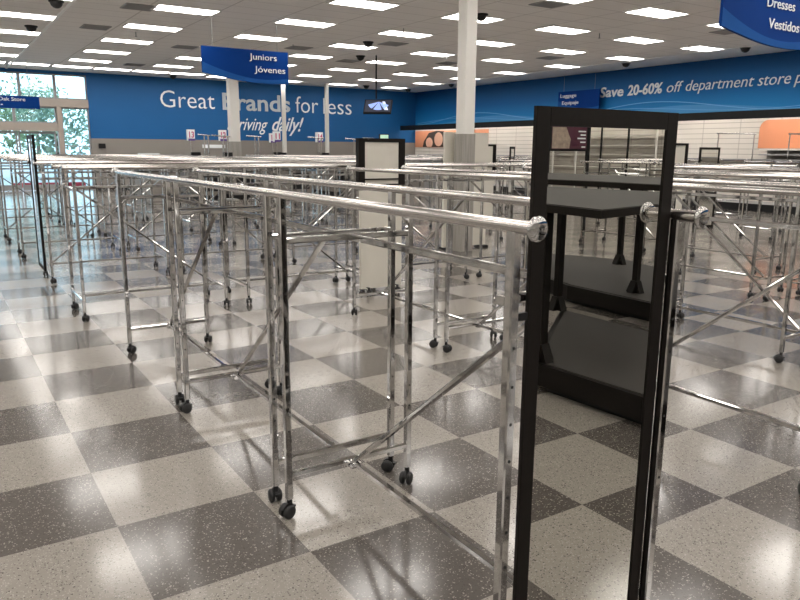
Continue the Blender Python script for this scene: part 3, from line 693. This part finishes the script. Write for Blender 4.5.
# ------------------------------------------------------------------ checkouts
def checkout(x, y, num, label, where, sx=0.0):
    t = thing('checkout_counter', label, 'checkout', (x, y, 0))
    MB().box((-.35, -1.2, 0), (.35, 1.2, .12)).build('kick_base', M['black'], t)
    MB().box((-.38, -1.25, .12), (.38, 1.25, .86)).build('body', M['taupe'], t)
    MB().box((-.42, -1.3, .86), (.42, 1.3, .92)).build('countertop', M['black'], t)
    MB().box((-.3, -1.27, .25), (.3, -1.251, .8)).build('end_panel', M['black'], t)
    MB().box((-.2, .1, .92), (.2, .5, 1.02)).build('register', M['black'], t)
    MB().bar((0, .3, 1.02), (0, .3, 1.25), .04, .04, up=(0, 1, 0)).build('monitor_stand', M['black'], t)
    m = MB().box((-.16, .26, 1.22), (.16, .30, 1.46)).build('monitor', M['black'], t)
    sg = thing('lane_sign', 'white and pink lane sign reading %s, %s' % (num, where), 'sign', (x + sx, y + .75, .921))
    MB().tube((0, 0, 0), (0, 0, .92), .02, 10).build('pole', M['chrome'], sg)
    b = MB().box((-.11, -.10, .92), (.11, .10, 1.28)).build('light_box', M['letters'], sg)
    f = MB()
    f.box((-.115, -.106, .915), (.115, -.101, .985)); f.build('border', M['purple'], sg)
    lettering('number', num, -.085, 1.02, .085, .20, 'y', -.108, M['pink'], sg, bold=.03, th=.003)
for x, y, num, w in ((6.95, 17.2, '13', 'leftmost'), (7.98, 17.0, '12', 'left of the distant pillar'), (10.05, 17.2, '11', 'beside the first power pole'), (11.2, 20.3, '15', 'behind the lane 11 counter'), (11.75, 17.2, '14', 'beside the second power pole'), (5.4, 17.2, '16', 'nearest the entrance')):
    if num != '16': checkout(x, y, num, 'dark-topped checkout counter of lane %s, %s' % (num, w), w)
    else:
        t = thing('checkout_counter', 'dark-topped checkout counter nearest the entrance', 'checkout', (x, y, 0))
        MB().box((-.38, -1.25, 0), (.38, 1.25, .86)).build('body', M['taupe'], t); MB().box((-.42, -1.3, .86), (.42, 1.3, .92)).build('countertop', M['black'], t)
for i, (x, y, w, l) in enumerate(((13.1, 17.5, .5, 'right of lane 14'), (12.65, 15.4, .5, 'between the lane 14 sign and the last T stand'), (10.75, 15.8, .5, 'between the two power poles'), (7.35, 15.5, .5, 'between the lane 13 and 12 signs'), (8.3, 15.3, .4, 'behind the distant pillar'), (6.45, 14.6, .3, 'left of the lane 13 sign'))):
    t = thing('display_stand', 'tall chrome T-shaped stand %s' % l, 'stand', (x, y, 0))
    MB().tube((0, 0, .03), (0, 0, 1.96), .024, 10).build('upright', M['chrome'], t); MB().tube((-w, 0, 1.98), (w * .2, 0, 1.95), .02, 10).build('arm', M['chrome'], t)
    MB().tube((-.12, 0, .03), (-.12, 0, 1.94), .018, 10).build('upright', M['chrome'], t); MB().box((-.3, -.25, 0), (.2, .25, .03)).build('base_plate', M['greymetal'], t)
tag(MB().box((9.0, BACK - .06, 1.60), (9.95, BACK, 1.74)).build('wall_panel', M['letters']), 'small white rectangular panel on the taupe wall right of the distant pillar', 'panel')
tag(MB().box((4.98, BACK - .05, 1.56), (5.22, BACK, 1.74)).build('wall_keypad', M['black']), 'small black box on the taupe wall beside the entrance glass', 'wall box')
tag(MB().bevbox((6.3, 18.0, .92), (6.9, 18.3, 1.36), .03).build('printer_box', M['letters']) if False else MB().bevbox((5.1, 17.2, .92), (5.7, 17.6, 1.42), .03).build('paper_box', M['letters']), 'white box on the checkout counter nearest the entrance', 'box')
t = thing('service_desk', 'black-topped desk with a small screen showing above the cream-backed mirror', 'desk', (12.6, 14.5, 0))
MB().box((-1.3, -.35, 0), (1.3, .35, 1.0)).build('body', M['taupe'], t); MB().box((-1.35, -.4, 1.0), (1.35, .4, 1.05)).build('desktop', M['black'], t)
tt = thing('price_display', 'small green customer display on a post above the cream-backed mirror', 'display', (12.5, 14.6, 1.05))
MB().tube((0, 0, 0), (0, 0, .82), .02, 8).build('post', M['black'], tt); MB().box((-.16, -.03, .80), (.20, .03, 1.05)).build('housing', M['black'], tt); MB().box((-.14, -.034, .82), (.18, -.031, 1.03)).build('screen', M['screen_green'], tt)

# ------------------------------------------------------------------ behind the camera (seen in the mirror)
def table(label, deck, top, posts, zt):
    t = thing('display_table', label, 'display table')
    MB().prism(deck, 2, .05, .195).build('base', M['black_frame'], t)
    cx = sum(p[0] for p in deck) / len(deck); cy = sum(p[1] for p in deck) / len(deck)
    MB().prism([(cx + (x-cx)*.95, cy + (y-cy)*.96) for x, y in deck], 2, .195, .20).build('deck_surface', M['deck'], t)
    MB().prism([(cx + (x-cx)*.9, cy + (y-cy)*.9) for x, y in deck], 2, 0, .05).build('plinth', M['black'], t)
    MB().prism(top, 2, zt - .047, zt).build('tabletop', M['black_frame'], t)
    tx = sum(p[0] for p in top) / len(top); ty = sum(p[1] for p in top) / len(top)
    MB().prism([(tx + (x-tx)*.985, ty + (y-ty)*.99) for x, y in top], 2, zt, zt + .006).build('top_surface', M['deck'], t)
    for x, y in posts:
        p = MB(); p.bevbox((x - .03, y - .03, .20), (x + .03, y + .03, zt - .047), .004)
        for z0, z1 in ((.2, .32),):
            p.add([(x-.085, y-.035, z0), (x+.085, y-.035, z0), (x+.035, y-.035, z1), (x-.035, y-.035, z1), (x-.085, y+.035, z0), (x+.085, y+.035, z0), (x+.035, y+.035, z1), (x-.035, y+.035, z1)],
                  [[0,1,2,3],[7,6,5,4],[0,4,5,1],[1,5,6,2],[2,6,7,3],[3,7,4,0]])
            p.add([(x-.035, y-.085, z0), (x-.035, y+.085, z0), (x-.035, y+.035, z1), (x-.035, y-.035, z1), (x+.035, y-.085, z0), (x+.035, y+.085, z0), (x+.035, y+.035, z1), (x+.035, y-.035, z1)],
                  [[0,1,2,3],[7,6,5,4],[0,4,5,1],[1,5,6,2],[2,6,7,3],[3,7,4,0]])
        p.add([(x, y-.03, zt-.075), (x+.0, y-.16, zt-.075), (x, y-.03, zt-.22), (x+.02, y-.03, zt-.075), (x+.02, y-.16, zt-.075), (x+.02, y-.03, zt-.22)], [[0,1,2],[5,4,3],[0,3,4,1],[1,4,5,2],[2,5,3,0]])
        p.build('post', M['black_frame'], t)
table('dark display table with grey deck and top, nearest in the mirror', [(2.74, -7.42), (2.86, -5.75), (3.5, -5.5), (4.12, -5.9), (4.10, -8.5)], [(2.74, -7.75), (2.66, -6.85), (3.32, -7.0), (4.55, -7.75), (4.36, -9.1), (3.6, -8.75)][:0] or [(2.78, -8.0), (2.66, -6.83), (3.35, -6.98), (4.58, -7.9), (4.30, -9.1)], [(2.81, -7.41), (4.05, -8.50)], 1.25)
table('dark display table with grey deck and top, further away in the mirror', [(5.0, -9.3), (5.0, -8.0), (5.5, -7.3), (6.3, -7.6), (7.0, -10.2), (6.5, -11.3), (5.4, -10.6)], [(4.6, -9.5), (4.72, -8.7), (4.7, -7.7), (5.6, -7.2), (6.2, -9.1), (6.2, -11.0)], [(5.30, -8.67), (6.62, -10.0)], 1.30)
for x, y, rz, l in ((9.3, -12.2, 0, 'chrome garment rack in the mirror, seen below the near tabletop on the left'), (9.3, -10.6, 0, 'chrome garment rack in the mirror beside the far table post'), (11.9, -12.6, .15, 'chrome garment rack in the mirror before the white shelving'),
                    (11.9, -14.2, .15, 'chrome garment rack in the mirror before the white shelving, at its left'), (11.7, -10.6, .15, 'chrome garment rack in the mirror, rightmost above the tables'), (13.8, -15.2, 0, 'chrome garment rack in the mirror furthest away on the left'), (13.8, -13.5, 0, 'chrome garment rack in the mirror furthest away in the middle')):
    rack(x, y, rz, '-+', l, 'M')
p = thing('freestanding_poster', 'plum poster with tan photograph and white text, black framed, seen in the mirror', 'poster', (9.72, -14.0, 0))
for s_ in (-1, 1): MB().box((s_*.53 - .03, -.03, 0), (s_*.53 + .03, .03, 2.07)).build('leg', M['black'], p)
MB().box((-.5, -.02, 1.58), (.5, .02, 2.07)).build('poster_frame', M['black'], p)
MB().box((-.46, .021, 1.62), (.46, .024, 2.03)).build('poster_print', M['plum'], p)
MB().prism([(-.45, 1.63), (.0, 1.63), (.03, 1.8), (-.03, 1.9), (-.1, 2.02), (-.45, 2.02)], 1, .025, .027).build('photograph', M['tan'], p)
for z, w_ in ((1.95, .2), (1.885, .14), (1.82, .22), (1.75, .14), (1.66, .1)): MB().box((.43 - w_, .025, z - .012), (.43, .028, z + .012)).build('text_line', M['letters'], p)
for k, y in enumerate((-17.6, -18.72, -19.85, -21.0, -22.15, -23.3, -24.4)):
    t = thing('wall_shelving_bay', 'white wall shelving bay seen in the mirror, %s from the right' % ordn[k], 'shelving', (19.0, y, 0))
    MB().box((-.0, -.55, 0), (.05, -.50, 2.46)).build('upright', M['black'] if k in (2, 3) else M['white'], t)
    for z in (.62, 1.05, 1.48, 1.80, 2.12): MB().box((.05, -.545, z - .02), (.50, .545, z)).build('shelf', M['white'], t)
    MB().box((0, -.49, 0), (.5, .545, .2)).build('plinth', M['white'], t)
# ------------------------------------------------------------------ end
